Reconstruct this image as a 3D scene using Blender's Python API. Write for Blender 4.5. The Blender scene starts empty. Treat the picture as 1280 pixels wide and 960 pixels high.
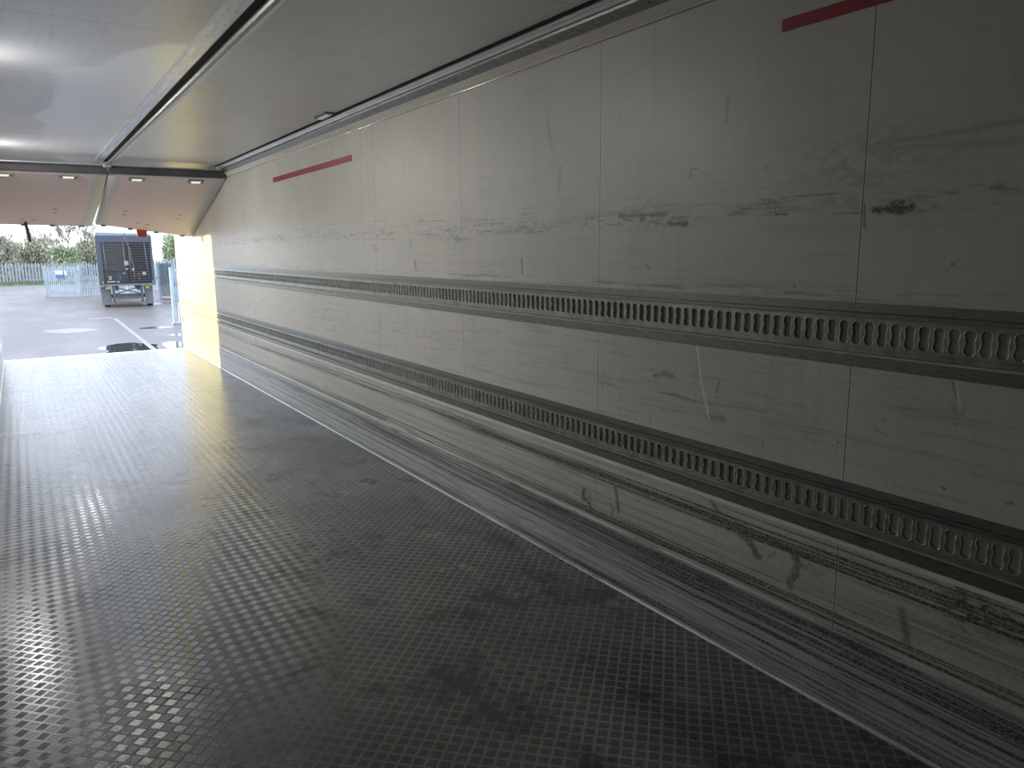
import bpy, bmesh, math, random
import numpy as np
from mathutils import Vector, Matrix

C = bpy.context.scene
rng = random.Random(7)

# ------------------------------------------------------------------ camera
F_PX = 942.58
cam_d = bpy.data.cameras.new('camera')
cam = bpy.data.objects.new('camera', cam_d)
C.collection.objects.link(cam)
YAW, PITCH, ROLL = 0.5736, 0.1771, -0.0092
EYE = Vector((0, 0, 1.55))
fwd = Vector((math.sin(YAW) * math.cos(PITCH), math.cos(YAW) * math.cos(PITCH), -math.sin(PITCH)))
r0 = fwd.cross(Vector((0, 0, 1))).normalized()
u0 = r0.cross(fwd)
rt = r0 * math.cos(ROLL) + u0 * math.sin(ROLL)
up = -r0 * math.sin(ROLL) + u0 * math.cos(ROLL)
cam.matrix_world = Matrix(((rt.x, up.x, -fwd.x, EYE.x), (rt.y, up.y, -fwd.y, EYE.y), (rt.z, up.z, -fwd.z, EYE.z), (0, 0, 0, 1)))
cam_d.sensor_width = 36
cam_d.lens = F_PX / 1280 * 36
cam_d.clip_start = 0.02
cam_d.clip_end = 500
C.camera = cam

# ------------------------------------------------------------------ light
C.view_settings.view_transform = 'Standard'
C.view_settings.look = 'None'
C.view_settings.gamma = 1
C.view_settings.use_curve_mapping = False
C.view_settings.exposure = 0.0
C.cycles.max_bounces = 14
C.cycles.diffuse_bounces = 10
C.cycles.glossy_bounces = 6
C.cycles.sample_clamp_indirect = 6.0

SKY = 3.8
SUN = 7.5
FILL_LAMP = 41.0  # power of the added fill lamps on the left wall
w = bpy.data.worlds.new('overcast_sky')
C.world = w
w.use_nodes = True
wn = w.node_tree.nodes
wl = w.node_tree.links
wn.clear()
wo = wn.new('ShaderNodeOutputWorld')
bg = wn.new('ShaderNodeBackground')
bg.inputs['Strength'].default_value = SKY
wl.new(bg.outputs[0], wo.inputs['Surface'])
tc = wn.new('ShaderNodeTexCoord')
sp = wn.new('ShaderNodeSeparateXYZ')
wl.new(tc.outputs['Generated'], sp.inputs[0])
cr = wn.new('ShaderNodeValToRGB')
e = cr.color_ramp.elements
e[0].position = 0.0
e[0].color = (0.80, 0.88, 1.0, 1)
e[1].position = 0.9
e[1].color = (0.50, 0.62, 0.90, 1)
wl.new(sp.outputs['Z'], cr.inputs[0])
wl.new(cr.outputs[0], bg.inputs['Color'])

sd = bpy.data.lights.new('sun', 'SUN')
sd.energy = SUN
sd.color = (1.0, 0.80, 0.24)
sd.angle = math.radians(1.2)
sun = bpy.data.objects.new('sun', sd)
C.collection.objects.link(sun)
EL = math.radians(5.0)
hd = Vector((2.48, -2.75, 0)).normalized()
sdir = Vector((hd.x * math.cos(EL), hd.y * math.cos(EL), -math.sin(EL)))
sun.rotation_euler = sdir.to_track_quat('-Z', 'Y').to_euler()
sun.location = (-30, 40, 12)

# ------------------------------------------------------------------ helpers
def ray(x, y):
    return rt * ((x - 640) / F_PX) + up * ((480 - y) / F_PX) + fwd
XR = 2.169      # inner face of the right wall
XL = -0.31
ZC = 2.53
YF = -0.5
YE = 13.30
def onw(x, y):                       # measured point -> (Y, Z) on the right wall
    d = ray(x, y)
    t = XR / d.x
    return (d.y * t, d.z * t + 1.55)

class N:
    """small node-tree helper"""
    def __init__(s, name):
        s.m = bpy.data.materials.new(name)
        s.m.use_nodes = True
        s.t = s.m.node_tree
        s.b = s.t.nodes['Principled BSDF']
        s.out = s.t.nodes['Material Output']
    def n(s, typ, **kw):
        o = s.t.nodes.new(typ)
        for k, v in kw.items():
            setattr(o, k, v)
        return o
    def put(s, sock, v):
        if isinstance(v, bpy.types.NodeSocket):
            s.t.links.new(v, sock)
        elif isinstance(v, (tuple, list)) and len(v) == 3 and sock.type == 'RGBA':
            sock.default_value = (*v, 1)
        else:
            sock.default_value = v
    def math(s, op, a, b=None, c=None, clamp=False):
        o = s.n('ShaderNodeMath', operation=op, use_clamp=clamp)
        s.put(o.inputs[0], a)
        if b is not None: s.put(o.inputs[1], b)
        if c is not None: s.put(o.inputs[2], c)
        return o.outputs[0]
    def mix(s, f, a, b):
        o = s.n('ShaderNodeMix', data_type='RGBA')
        s.put(o.inputs[0], f); s.put(o.inputs[6], a); s.put(o.inputs[7], b)
        return o.outputs[2]
    def pos(s):
        return s.n('ShaderNodeNewGeometry').outputs['Position']
    def xyz(s, v):
        o = s.n('ShaderNodeSeparateXYZ'); s.put(o.inputs[0], v)
        return o.outputs
    def scale(s, v, sc):
        o = s.n('ShaderNodeMapping'); s.put(o.inputs['Vector'], v)
        o.inputs['Scale'].default_value = sc
        return o.outputs[0]
    def noise(s, v, sc=1.0, detail=4, rough=0.55):
        o = s.n('ShaderNodeTexNoise'); s.put(o.inputs['Vector'], v)
        o.inputs['Scale'].default_value = sc
        o.inputs['Detail'].default_value = detail
        o.inputs['Roughness'].default_value = rough
        return o.outputs['Fac']
    def rng(s, v, a, b, c=0.0, d=1.0, smooth=True):
        o = s.n('ShaderNodeMapRange')
        if smooth: o.interpolation_type = 'SMOOTHSTEP'
        s.put(o.inputs[0], v)
        for i, q in enumerate((a, b, c, d)): o.inputs[i + 1].default_value = q
        return o.outputs[0]
    def bump(s, h, strength=0.5, dist=0.001):
        o = s.n('ShaderNodeBump')
        o.inputs['Strength'].default_value = strength
        o.inputs['Distance'].default_value = dist
        s.put(o.inputs['Height'], h)
        s.t.links.new(o.outputs[0], s.b.inputs['Normal'])
    def attr(s, name='dirt'):
        o = s.n('ShaderNodeAttribute', attribute_name=name)
        sc = s.n('ShaderNodeSeparateColor'); s.t.links.new(o.outputs['Color'], sc.inputs[0])
        return sc.outputs

def pm(name, col, rough=0.5, metal=0.0, spec=0.5, vary=0.0, vscale=8.0, stretch=(1, 1, 1), emit=None, trans=0):
    k = N(name)
    if vary:
        f = k.noise(k.scale(k.pos(), stretch), vscale)
        a = tuple(c * (1 - vary) for c in col)
        b = tuple(min(1, c * (1 + vary)) for c in col)
        k.put(k.b.inputs['Base Color'], k.mix(k.rng(f, 0.3, 0.7), a, b))
    else:
        k.put(k.b.inputs['Base Color'], tuple(col))
    k.b.inputs['Roughness'].default_value = rough
    k.b.inputs['Metallic'].default_value = metal
    k.b.inputs['Specular IOR Level'].default_value = spec
    if emit:
        k.put(k.b.inputs['Emission Color'], tuple(emit[:3]))
        k.b.inputs['Emission Strength'].default_value = emit[3]
    return k.m

# ------------------------------------------------------------------ mesh helpers
def add_box(bm, x0, x1, y0, y1, z0, z1, mi=0):
    v = [bm.verts.new(p) for p in ((x0, y0, z0), (x1, y0, z0), (x1, y1, z0), (x0, y1, z0), (x0, y0, z1), (x1, y0, z1), (x1, y1, z1), (x0, y1, z1))]
    for f in ((3, 2, 1, 0), (4, 5, 6, 7), (0, 1, 5, 4), (1, 2, 6, 5), (2, 3, 7, 6), (3, 0, 4, 7)):
        bm.faces.new([v[i] for i in f]).material_index = mi
def add_hex(bm, pts, mi=0):
    v = [bm.verts.new(p) for p in pts]
    for f in ((3, 2, 1, 0), (4, 5, 6, 7), (0, 1, 5, 4), (1, 2, 6, 5), (2, 3, 7, 6), (3, 0, 4, 7)):
        bm.faces.new([v[i] for i in f]).material_index = mi
def add_prism(bm, prof, y0, y1, mi=0, axis='y'):
    """closed profile [(x,z)] swept along Y"""
    def P(a, b, y): return (a, y, b) if axis == 'y' else (y, a, b)
    n = len(prof)
    a = [bm.verts.new(P(p[0], p[1], y0)) for p in prof]
    b = [bm.verts.new(P(p[0], p[1], y1)) for p in prof]
    for i in range(n):
        j = (i + 1) % n
        bm.faces.new((a[i], a[j], b[j], b[i])).material_index = mi
    try:
        bm.faces.new(a[::-1]); bm.faces.new(b)
    except ValueError:
        pass
def add_tube(bm, pts, rad, n=8, mi=0, flat=1.0):
    pts = [Vector(p) for p in pts]
    if not isinstance(rad, (list, tuple)): rad = [rad] * len(pts)
    rings = []
    prev = None
    for i, p in enumerate(pts):
        t = (pts[min(i + 1, len(pts) - 1)] - pts[max(i - 1, 0)]).normalized()
        a = t.cross(Vector((0, 0, 1)))
        if a.length < 0.05: a = t.cross(Vector((1, 0, 0)))
        a.normalize()
        if prev is not None:
            a = (prev - t * prev.dot(t)).normalized()
        prev = a
        b = t.cross(a)
        rings.append([bm.verts.new(p + (a * math.cos(2 * math.pi * k / n) + b * math.sin(2 * math.pi * k / n) * flat) * rad[i]) for k in range(n)])
    for i in range(len(rings) - 1):
        for k in range(n):
            f = bm.faces.new((rings[i][k], rings[i][(k + 1) % n], rings[i + 1][(k + 1) % n], rings[i + 1][k]))
            f.smooth = True; f.material_index = mi
    bm.faces.new(rings[0][::-1]); bm.faces.new(rings[-1])
def obj(name, bm, mats, parent=None, bevel=0.0, recalc=True):
    if recalc: bmesh.ops.recalc_face_normals(bm, faces=bm.faces)
    me = bpy.data.meshes.new(name)
    bm.to_mesh(me); bm.free()
    o = bpy.data.objects.new(name, me)
    C.collection.objects.link(o)
    for m in (mats if isinstance(mats, (list, tuple)) else [mats]): me.materials.append(m)
    if parent is not None: o.parent = parent
    if bevel:
        md = o.modifiers.new('bevel', 'BEVEL'); md.width = bevel; md.segments = 2; md.limit_method = 'ANGLE'
    return o
def thing(name, label, cat, loc=(0, 0, 0), group=None):
    o = bpy.data.objects.new(name, None)
    C.collection.objects.link(o)
    o.location = loc
    o.empty_display_size = 0.1
    o['label'] = label; o['category'] = cat
    if group: o['group'] = group
    return o
def tag(o, label, cat, group=None, kind=None):
    o['label'] = label; o['category'] = cat
    if group: o['group'] = group
    if kind: o['kind'] = kind
    return o
def struct(o):
    o['kind'] = 'structure'
    return o
def part(name, bm, mats, root, bevel=0.0, label=None, recalc=True):
    """a child built in world coordinates under an Empty that stands at root.location"""
    T = Matrix.Translation(-root_world(root))
    bmesh.ops.transform(bm, matrix=T, verts=bm.verts)
    o = obj(name, bm, mats, root, bevel, recalc)
    if label: o['label'] = label
    return o
def root_world(r):
    v = Vector(r.location)
    while r.parent is not None:
        r = r.parent; v = v + Vector(r.location)
    return v
def BM(): return bmesh.new()

# ------------------------------------------------------------------ materials
def scuffed(name, base, rough, metal, dark, grain, streak, spec=0.5, joints=True):
    k = N(name)
    p = k.pos()
    s = k.xyz(p)
    a = k.attr('dirt')
    mott = k.noise(k.scale(p, (1, 0.8, 1)), 2.2, 6, 0.6)
    weave = k.noise(k.scale(p, (1, 60, 300)), 1.0, 3, 0.6)
    weave2 = k.noise(k.scale(p, (1, 8, 120)), 1.0, 5, 0.7)
    col = k.mix(k.rng(mott, 0.3, 0.75), tuple(c * 0.90 for c in base), base)
    col = k.mix(k.math('MULTIPLY', k.rng(weave2, 0.52, 0.8), streak), col, tuple(c * 0.45 for c in base))
    # worn dirt, broken up by fine grain
    brk = k.noise(k.scale(p, (1, 90, 200)), 1.0, 6, 0.7)
    d = k.math('MULTIPLY', a[0], k.rng(brk, 0.30, 0.62, 0.35, 1.15))
    d = k.math('MINIMUM', d, 1.0)
    col = k.mix(d, col, dark)
    col = k.mix(a[1], col, tuple(min(1, c * 1.5) for c in base))
    gr = k.noise(p, 70.0, 3, 0.7)
    col = k.mix(k.math('MULTIPLY', k.rng(gr, 0.35, 0.75), 0.22), col, tuple(c * 0.55 for c in base))
    if joints:
        q = k.math('SUBTRACT', s[1], 1.39 - 12.45)
        q = k.math('DIVIDE', q, 1.245)
        q = k.math('FRACT', k.math('ADD', q, 0.5))
        q = k.math('ABSOLUTE', k.math('SUBTRACT', q, 0.5))
        jn = k.rng(q, 0.0008, 0.0018, 1.0, 0.0)
        col = k.mix(k.math('MULTIPLY', jn, 0.9), col, (0.03, 0.03, 0.028))
        hl = k.rng(k.math('ABSOLUTE', k.math('SUBTRACT', q, 0.0030)), 0.0004, 0.0012, 0.5, 0.0)  # highlight painted as a paler line beside each joint
        col = k.mix(hl, col, tuple(min(1, c * 1.3) for c in base))
    k.put(k.b.inputs['Base Color'], col)
    k.put(k.b.inputs['Roughness'], k.math('ADD', rough, k.math('MULTIPLY', k.math('SUBTRACT', mott, 0.5), 0.2)))
    k.b.inputs['Metallic'].default_value = metal
    k.b.inputs['Specular IOR Level'].default_value = spec
    h = k.math('ADD', k.math('MULTIPLY', weave, grain), k.math('MULTIPLY', a[0], -0.2))
    k.bump(h, 0.35, 0.001)
    return k.m

M = {}
M['grp'] = scuffed('white_wall_panel', (0.74, 0.725, 0.68), 0.42, 0.0, (0.045, 0.045, 0.04), 0.5, 0.12)
M['kick'] = scuffed('kick_aluminium', (0.66, 0.70, 0.705), 0.40, 0.12, (0.045, 0.047, 0.045), 0.6, 0.9, joints=False)
M['alu_dark'] = pm('weathered_aluminium', (0.27, 0.28, 0.26), 0.38, 0.85, vary=0.25, vscale=6, stretch=(1, 4, 60))
M['alu_slot'] = pm('galvanised_slot_strip', (0.38, 0.39, 0.37), 0.36, 0.8, vary=0.2, vscale=20)
M['alu'] = pm('bare_aluminium', (0.74, 0.76, 0.80), 0.34, 0.7, vary=0.12, vscale=5, stretch=(8, 0.6, 8))
M['alu_strip'] = pm('pale_edge_strip', (0.88, 0.85, 0.78), 0.45, 0.1, vary=0.08)
M['cove'] = pm('cream_cove_plastic', (0.74, 0.72, 0.64), 0.45, vary=0.08, vscale=4, stretch=(1, 1, 30))
M['void'] = pm('dark_recess_shade', (0.028, 0.028, 0.026), 0.8)  # near-black put in for the shade in rail gaps and holes
M['backing'] = pm('dusty_track_backing', (0.8, 0.8, 0.74), 0.7)
M['rim'] = pm('bright_slot_rim', (0.95, 0.96, 0.94), 0.22, 0.8)
M['rubber'] = pm('black_rubber', (0.075, 0.070, 0.078), 0.55, vary=0.2)
M['red'] = pm('red_tape', (0.36, 0.035, 0.055), 0.45, vary=0.1, vscale=20)
M['white'] = pm('white_paint', (0.75, 0.75, 0.74), 0.45)
M['outer'] = pm('outer_white_skin', (0.7, 0.7, 0.7), 0.4)
M['lens'] = pm('fill_lamp_lens', (0.8, 0.78, 0.7), 0.3, emit=(1.0, 0.96, 0.88, 0.6))
M['lens_dim'] = pm('dull_lamp_lens', (0.8, 0.8, 0.78), 0.25, emit=(1.0, 0.98, 0.95, 0.12))
M['lamp_case'] = pm('lamp_housing_grey', (0.28, 0.26, 0.25), 0.5)

def ceiling_mat():
    k = N('ceiling_panel')
    p = k.pos(); s = k.xyz(p)
    n1 = k.noise(k.scale(p, (1, 0.5, 1)), 2.0, 6)
    n2 = k.noise(k.scale(p, (10, 0.8, 1)), 2.0, 5)
    c = k.mix(k.rng(n1, 0.3, 0.7), (0.80, 0.805, 0.815), (0.87, 0.875, 0.885))
    c = k.mix(k.math('MULTIPLY', k.rng(n2, 0.5, 0.8), 0.2), c, (0.42, 0.42, 0.41))
    # reflected light left of the middle rail, painted as a paler, glossier patch
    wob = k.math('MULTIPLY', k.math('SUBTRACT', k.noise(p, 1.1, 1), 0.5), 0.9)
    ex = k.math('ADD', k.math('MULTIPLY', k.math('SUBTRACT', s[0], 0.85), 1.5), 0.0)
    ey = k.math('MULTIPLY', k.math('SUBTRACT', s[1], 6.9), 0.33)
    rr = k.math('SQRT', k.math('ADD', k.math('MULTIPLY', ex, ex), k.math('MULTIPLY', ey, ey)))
    light_patch = k.math('MULTIPLY', k.rng(k.math('ADD', rr, wob), 0.93, 1.0, 1.0, 0.0), k.rng(s[0], 0.80, 0.802, 1.0, 0.0))
    c = k.mix(k.math('MULTIPLY', light_patch, 0.9), c, (0.98, 0.98, 0.97))
    q = k.math('DIVIDE', k.math('SUBTRACT', s[1], 1.39 - 12.45), 1.245)
    q = k.math('ABSOLUTE', k.math('SUBTRACT', k.math('FRACT', k.math('ADD', q, 0.5)), 0.5))
    jn = k.rng(q, 0.001, 0.0025, 1.0, 0.0)
    c = k.mix(k.math('MULTIPLY', jn, 0.6), c, (0.12, 0.12, 0.12))
    k.put(k.b.inputs['Base Color'], c)
    k.put(k.b.inputs['Roughness'], k.mix(light_patch, (0.36, 0.36, 0.36), (0.31, 0.31, 0.31)))
    k.b.inputs['Metallic'].default_value = 0.35
    return k.m
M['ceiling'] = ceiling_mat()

def floor_mat():
    k = N('five_bar_checker_plate')
    p = k.pos(); s = k.xyz(p)
    PT = 0.0415
    u = k.math('DIVIDE', k.math('ADD', s[0], s[1]), PT * math.sqrt(2))
    v = k.math('DIVIDE', k.math('SUBTRACT', s[0], s[1]), PT * math.sqrt(2))
    par = k.math('MODULO', k.math('ABSOLUTE', k.math('ADD', k.math('FLOOR', u), k.math('FLOOR', v))), 2.0)
    fu = k.math('SUBTRACT', k.math('FRACT', u), 0.5)
    fv = k.math('SUBTRACT', k.math('FRACT', v), 0.5)
    # across = bar-to-bar direction, differs in neighbouring cells
    a = k.math('ADD', k.math('MULTIPLY', fu, par), k.math('MULTIPLY', fv, k.math('SUBTRACT', 1.0, par)))
    b = k.math('ADD', k.math('MULTIPLY', fv, par), k.math('MULTIPLY', fu, k.math('SUBTRACT', 1.0, par)))
    ma = k.rng(k.math('ABSOLUTE', a), 0.36, 0.40, 1.0, 0.0)
    mb = k.rng(k.math('ABSOLUTE', b), 0.38, 0.44, 1.0, 0.0)
    m = k.math('MULTIPLY', ma, mb)
    bar = k.math('ADD', k.math('MULTIPLY', k.math('COSINE', k.math('MULTIPLY', a, 2 * math.pi * 5 / 0.78)), 0.5), 0.5)
    h = k.math('MULTIPLY', m, bar)
    big = k.noise(k.scale(p, (1.0, 0.6, 1)), 1.6, 7, 0.62)
    fine = k.noise(p, 26.0, 6, 0.7)
    lanes = k.noise(k.scale(p, (5.5, 0.22, 1)), 1.0, 4, 0.6)
    c = k.mix(k.rng(big, 0.35, 0.68), (0.095, 0.095, 0.096), (0.225, 0.222, 0.220))
    c = k.mix(k.math('MULTIPLY', k.rng(fine, 0.42, 0.75), 0.4), c, (0.05, 0.052, 0.05))
    # dirt sits between the bars, worn flats stay bright
    c = k.mix(k.math('MULTIPLY', k.math('MULTIPLY', m, k.math('SUBTRACT', 1.0, bar)), 0.85), c, (0.015, 0.016, 0.015))
    c = k.mix(k.math('MULTIPLY', k.math('SUBTRACT', 1.0, m), 0.45), c, (0.27, 0.267, 0.265))
    stain = k.rng(k.noise(k.scale(p, (1.2, 0.9, 1)), 2.3, 5, 0.7), 0.53, 0.64, 0.0, 0.7)
    c = k.mix(stain, c, (0.03, 0.03, 0.03))
    dust = k.rng(k.noise(k.scale(p, (1.0, 1.3, 1)), 3.1, 6, 0.75), 0.57, 0.70, 0.0, 0.45)
    c = k.mix(dust, c, (0.36, 0.355, 0.345))
    # weld seams along the trailer
    for xs in (0.275, 1.665):
        sm = k.rng(k.math('ABSOLUTE', k.math('SUBTRACT', s[0], xs)), 0.0012, 0.0028, 0.8, 0.0)
        c = k.mix(sm, c, (0.012, 0.012, 0.012))
    k.put(k.b.inputs['Base Color'], c)
    k.b.inputs['Metallic'].default_value = 0.06
    ro = k.math('ADD', 0.20, k.math('MULTIPLY', k.rng(lanes, 0.35, 0.65), 0.04))
    ro = k.math('ADD', ro, k.math('MULTIPLY', k.math('SUBTRACT', fine, 0.5), 0.10))
    k.put(k.b.inputs['Roughness'], ro)
    k.bump(h, 0.5, 0.0013)
    k.b.inputs['Specular IOR Level'].default_value = 0.42
    return k.m
M['floor'] = floor_mat()

def asphalt_mat():
    k = N('wet_asphalt')
    p = k.pos(); s = k.xyz(p)
    n1 = k.noise(k.scale(p, (0.35, 0.12, 1)), 1.0, 6, 0.6)
    n2 = k.noise(p, 9.0, 6, 0.7)
    c = k.mix(k.rng(n1, 0.35, 0.7), (0.118, 0.102, 0.094), (0.165, 0.146, 0.136))
    c = k.mix(k.math('MULTIPLY', n2, 0.35), c, (0.06, 0.06, 0.06))
    brown = k.rng(k.noise(k.scale(p, (0.5, 0.10, 1)), 1.7, 5, 0.65), 0.54, 0.66, 0.0, 0.4)
    c = k.mix(brown, c, (0.10, 0.075, 0.055))
    # standing water, each puddle at its own place
    wet = None
    for (cx, cy, rx, ry, am) in ((2.55, 24.6, 0.85, 1.6, 1), (3.75, 24.4, 0.40, 1.2, 1), (1.35, 31.5, 0.9, 0.9, .4), (4.1, 30.6, 0.7, 0.5, .7), (4.6, 27.5, 0.6, 0.5, .8), (6.5, 45, 1.2, 1.2, .5)):
        dx = k.math('DIVIDE', k.math('SUBTRACT', s[0], cx), rx)
        dy = k.math('DIVIDE', k.math('SUBTRACT', s[1], cy), ry)
        r = k.math('SQRT', k.math('ADD', k.math('MULTIPLY', dx, dx), k.math('MULTIPLY', dy, dy)))
        r = k.math('ADD', r, k.math('MULTIPLY', k.math('SUBTRACT', k.noise(p, 1.4, 4), 0.5), 0.9))
        m = k.rng(r, 0.82, 0.98, float(am), 0.0)
        wet = m if wet is None else k.math('MAXIMUM', wet, m)
    c = k.mix(wet, c, (0.035, 0.034, 0.033))
    k.put(k.b.inputs['Base Color'], c)
    ro = k.rng(n1, 0.35, 0.65, 0.42, 0.62)
    k.put(k.b.inputs['Roughness'], k.math('ADD', k.math('MULTIPLY', ro, k.math('SUBTRACT', 1.0, wet)), 0.04))
    k.b.inputs['Specular IOR Level'].default_value = 0.4
    k.bump(k.math('MULTIPLY', n2, k.math('SUBTRACT', 1.0, wet)), 0.35, 0.008)
    return k.m
M['asphalt'] = asphalt_mat()
M['grass'] = pm('rough_grass', (0.13, 0.17, 0.08), 0.8, vary=0.35, vscale=3)
M['fence'] = pm('galvanised_palisade', (0.30, 0.35, 0.37), 0.5, 0.2, vary=0.15, vscale=3)
M['fence_far'] = pm('dull_galvanised_palisade', (0.27, 0.29, 0.29), 0.55, 0.1, vary=0.15, vscale=3)
M['gate'] = pm('pale_galvanised_gate', (0.36, 0.43, 0.45), 0.5, 0.2, vary=0.12, vscale=3)
M['sign_blue'] = pm('blue_sign_face', (0.08, 0.16, 0.34), 0.4)
M['bark'] = pm('grey_brown_bark', (0.30, 0.27, 0.22), 0.85, vary=0.25, vscale=4)
M['twig'] = pm('budding_twigs', (0.34, 0.33, 0.23), 0.85, vary=0.35, vscale=1.5)
M['scrub'] = pm('olive_scrub', (0.33, 0.32, 0.22), 0.85, vary=0.4, vscale=1.2)
M['paint_line'] = pm('worn_road_paint', (0.24, 0.23, 0.21), 0.6, vary=0.25, vscale=12)

# ------------------------------------------------------------------ wall grids with worn dirt
def smooth(x): return x * x * (3 - 2 * x)
class VN:
    def __init__(s, seed, n=256):
        s.g = np.random.RandomState(seed).rand(n, n); s.n = n
    def __call__(s, a, b):
        ia = np.floor(a).astype(int); ib = np.floor(b).astype(int)
        fa = smooth(a - ia); fb = smooth(b - ib); n = s.n
        g = s.g
        return ((g[ia % n, ib % n] * (1 - fa) + g[(ia + 1) % n, ib % n] * fa) * (1 - fb)
                + (g[ia % n, (ib + 1) % n] * (1 - fa) + g[(ia + 1) % n, (ib + 1) % n] * fa) * fb)
v1, v2, v3, v4 = VN(1), VN(2), VN(3), VN(4)
def fbm(v, a, b): return v(a, b) * 0.5 + v(a * 2.1 + 7, b * 2.1 + 3) * 0.3 + v(a * 4.3 + 2, b * 4.3 + 9) * 0.2
def gauss(x, m, s): return np.exp(-((x - m) / s) ** 2)
def seg(Y, Z, pts, width, amt, pix=True, taper=True):
    """a stroke through measured points"""
    P = [onw(*p) for p in pts] if pix else pts
    out = np.zeros_like(Y)
    for (a, b) in zip(P[:-1], P[1:]):
        dy, dz = b[0] - a[0], b[1] - a[1]
        L2 = dy * dy + dz * dz + 1e-9
        t = np.clip(((Y - a[0]) * dy + (Z - a[1]) * dz) / L2, 0, 1)
        d = np.sqrt((Y - a[0] - t * dy) ** 2 + (Z - a[1] - t * dz) ** 2)
        wv = width * (0.55 + 0.9 * v3(Y * 60, Z * 60))
        out = np.maximum(out, np.clip(1.4 - d / np.maximum(wv, 1e-4), 0, 1) * amt)
    return out
def patch(Y, Z, c, ry, rz, amt, fy=30, fz=90, thr=0.45, pix=True):
    cy, cz = onw(*c) if pix else c
    r = np.sqrt(((Y - cy) / ry) ** 2 + ((Z - cz) / rz) ** 2)
    n = fbm(v2, Y * fy + 11, Z * fz + 5)
    return np.clip((n - thr) * 6, 0, 1) * np.clip(1.35 - r, 0, 1) * amt

def dirt_upper(Y, Z):
    d = np.zeros_like(Y)
    # broken band of rub marks about 1.66 m up, all along the wall
    n = fbm(v1, Y * 22, Z * 110)
    m2 = fbm(v2, Y * 1.3 + 4, Z * 3)
    band = gauss(Z, 1.665 + 0.012 * np.sin(Y * 1.1), 0.032)
    d += np.clip((n - 0.52) * 6, 0, 1) * band * (0.30 + 0.9 * np.clip((m2 - 0.40) * 4, 0, 1)) * 0.65
    n5 = fbm(v4, Y * 5, Z * 160)
    d += np.clip((n5 - 0.60) * 7, 0, 1) * gauss(Z, 1.70, 0.07) * 0.35
    d += np.clip((n5 - 0.55) * 7, 0, 1) * gauss(Z, 1.40, 0.018) * 0.5
    # faint upright smears
    n3 = fbm(v3, Y * 14, Z * 1.4)
    d += np.clip((n3 - 0.60) * 4, 0, 1) * 0.09
    n4 = fbm(v2, Y * 2.5, Z * 60)
    d += np.clip((n4 - 0.58) * 4, 0, 1) * 0.16 * np.clip((2.2 - Z) * 1.5, 0, 1)
    S = [([(775, 270), (830, 268)], .010, .8), ([(836, 280), (858, 280)], .012, .95), ([(800, 262), (815, 250)], .004, .4),
         ([(652, 324), (653, 341)], .008, .75), ([(518, 325), (520, 337)], .009, .8), ([(513, 300), (513, 318)], .004, .5),
         ([(1092, 263), (1141, 259)], .011, 1.0), ([(1115, 254), (1130, 252)], .008, .8), ([(1040, 267), (1080, 266)], .004, .7),
         ([(1118, 266), (1140, 263)], .006, .9), ([(970, 268), (985, 267)], .005, .8), ([(953, 250), (1048, 241)], .0025, .7),
         ([(918, 265), (1005, 257)], .002, .6), ([(781, 259), (860, 253)], .002, .6), ([(745, 271), (808, 261)], .0025, .55),
         ([(1095, 179), (1180, 168), (1278, 150)], .008, .30), ([(1095, 187), (1278, 176)], .010, .22), ([(1080, 255), (1081, 284)], .005, .7),
         ([(910, 120), (908, 152)], .006, .35), ([(700, 210), (699, 238)], .014, .22), ([(684, 150), (690, 185)], .014, .20),
         ([(864, 212), (862, 222)], .004, .6), ([(866, 211), (872, 211)], .003, .6), ([(470, 196), (486, 210)], .006, .15),
         ([(655, 291), (680, 289)], .003, .6), ([(616, 292), (640, 289)], .003, .5), ([(1240, 235), (1250, 234)], .005, .7),
         ([(808, 331), (811, 334)], .008, .6), ([(1190, 330), (1192, 331)], .004, .6), ([(992, 357), (994, 358)], .004, .7),
         ([(1035, 358), (1040, 358)], .003, .5), ([(958, 208), (960, 212)], .004, .4), ([(912, 268), (925, 267)], .004, .6)]
    for p, wd, am in S: d = np.maximum(d, seg(Y, Z, p, wd, am))
    for c, ry, rz, am in (((835, 276), .22, .035, .55), ((1125, 260), .10, .022, .9), ((665, 285), .25, .03, .5), ((572, 299), .14, .028, .55),
                          ((1075, 205), .3, .12, .25), ((1010, 255), .3, .03, .35), ((467, 311), .12, .03, .5)):
        d = np.maximum(d, patch(Y, Z, c, ry, rz, am))
    y0, z0 = onw(573, 299)
    d = np.maximum(d, np.clip(1.3 - np.hypot((Y - y0) / .05, (Z - z0) / .022), 0, 1) * (Z < z0 + .01) * .5)
    h = seg(Y, Z, [(811, 329), (813, 333)], .004, .5)
    return d, h
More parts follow.
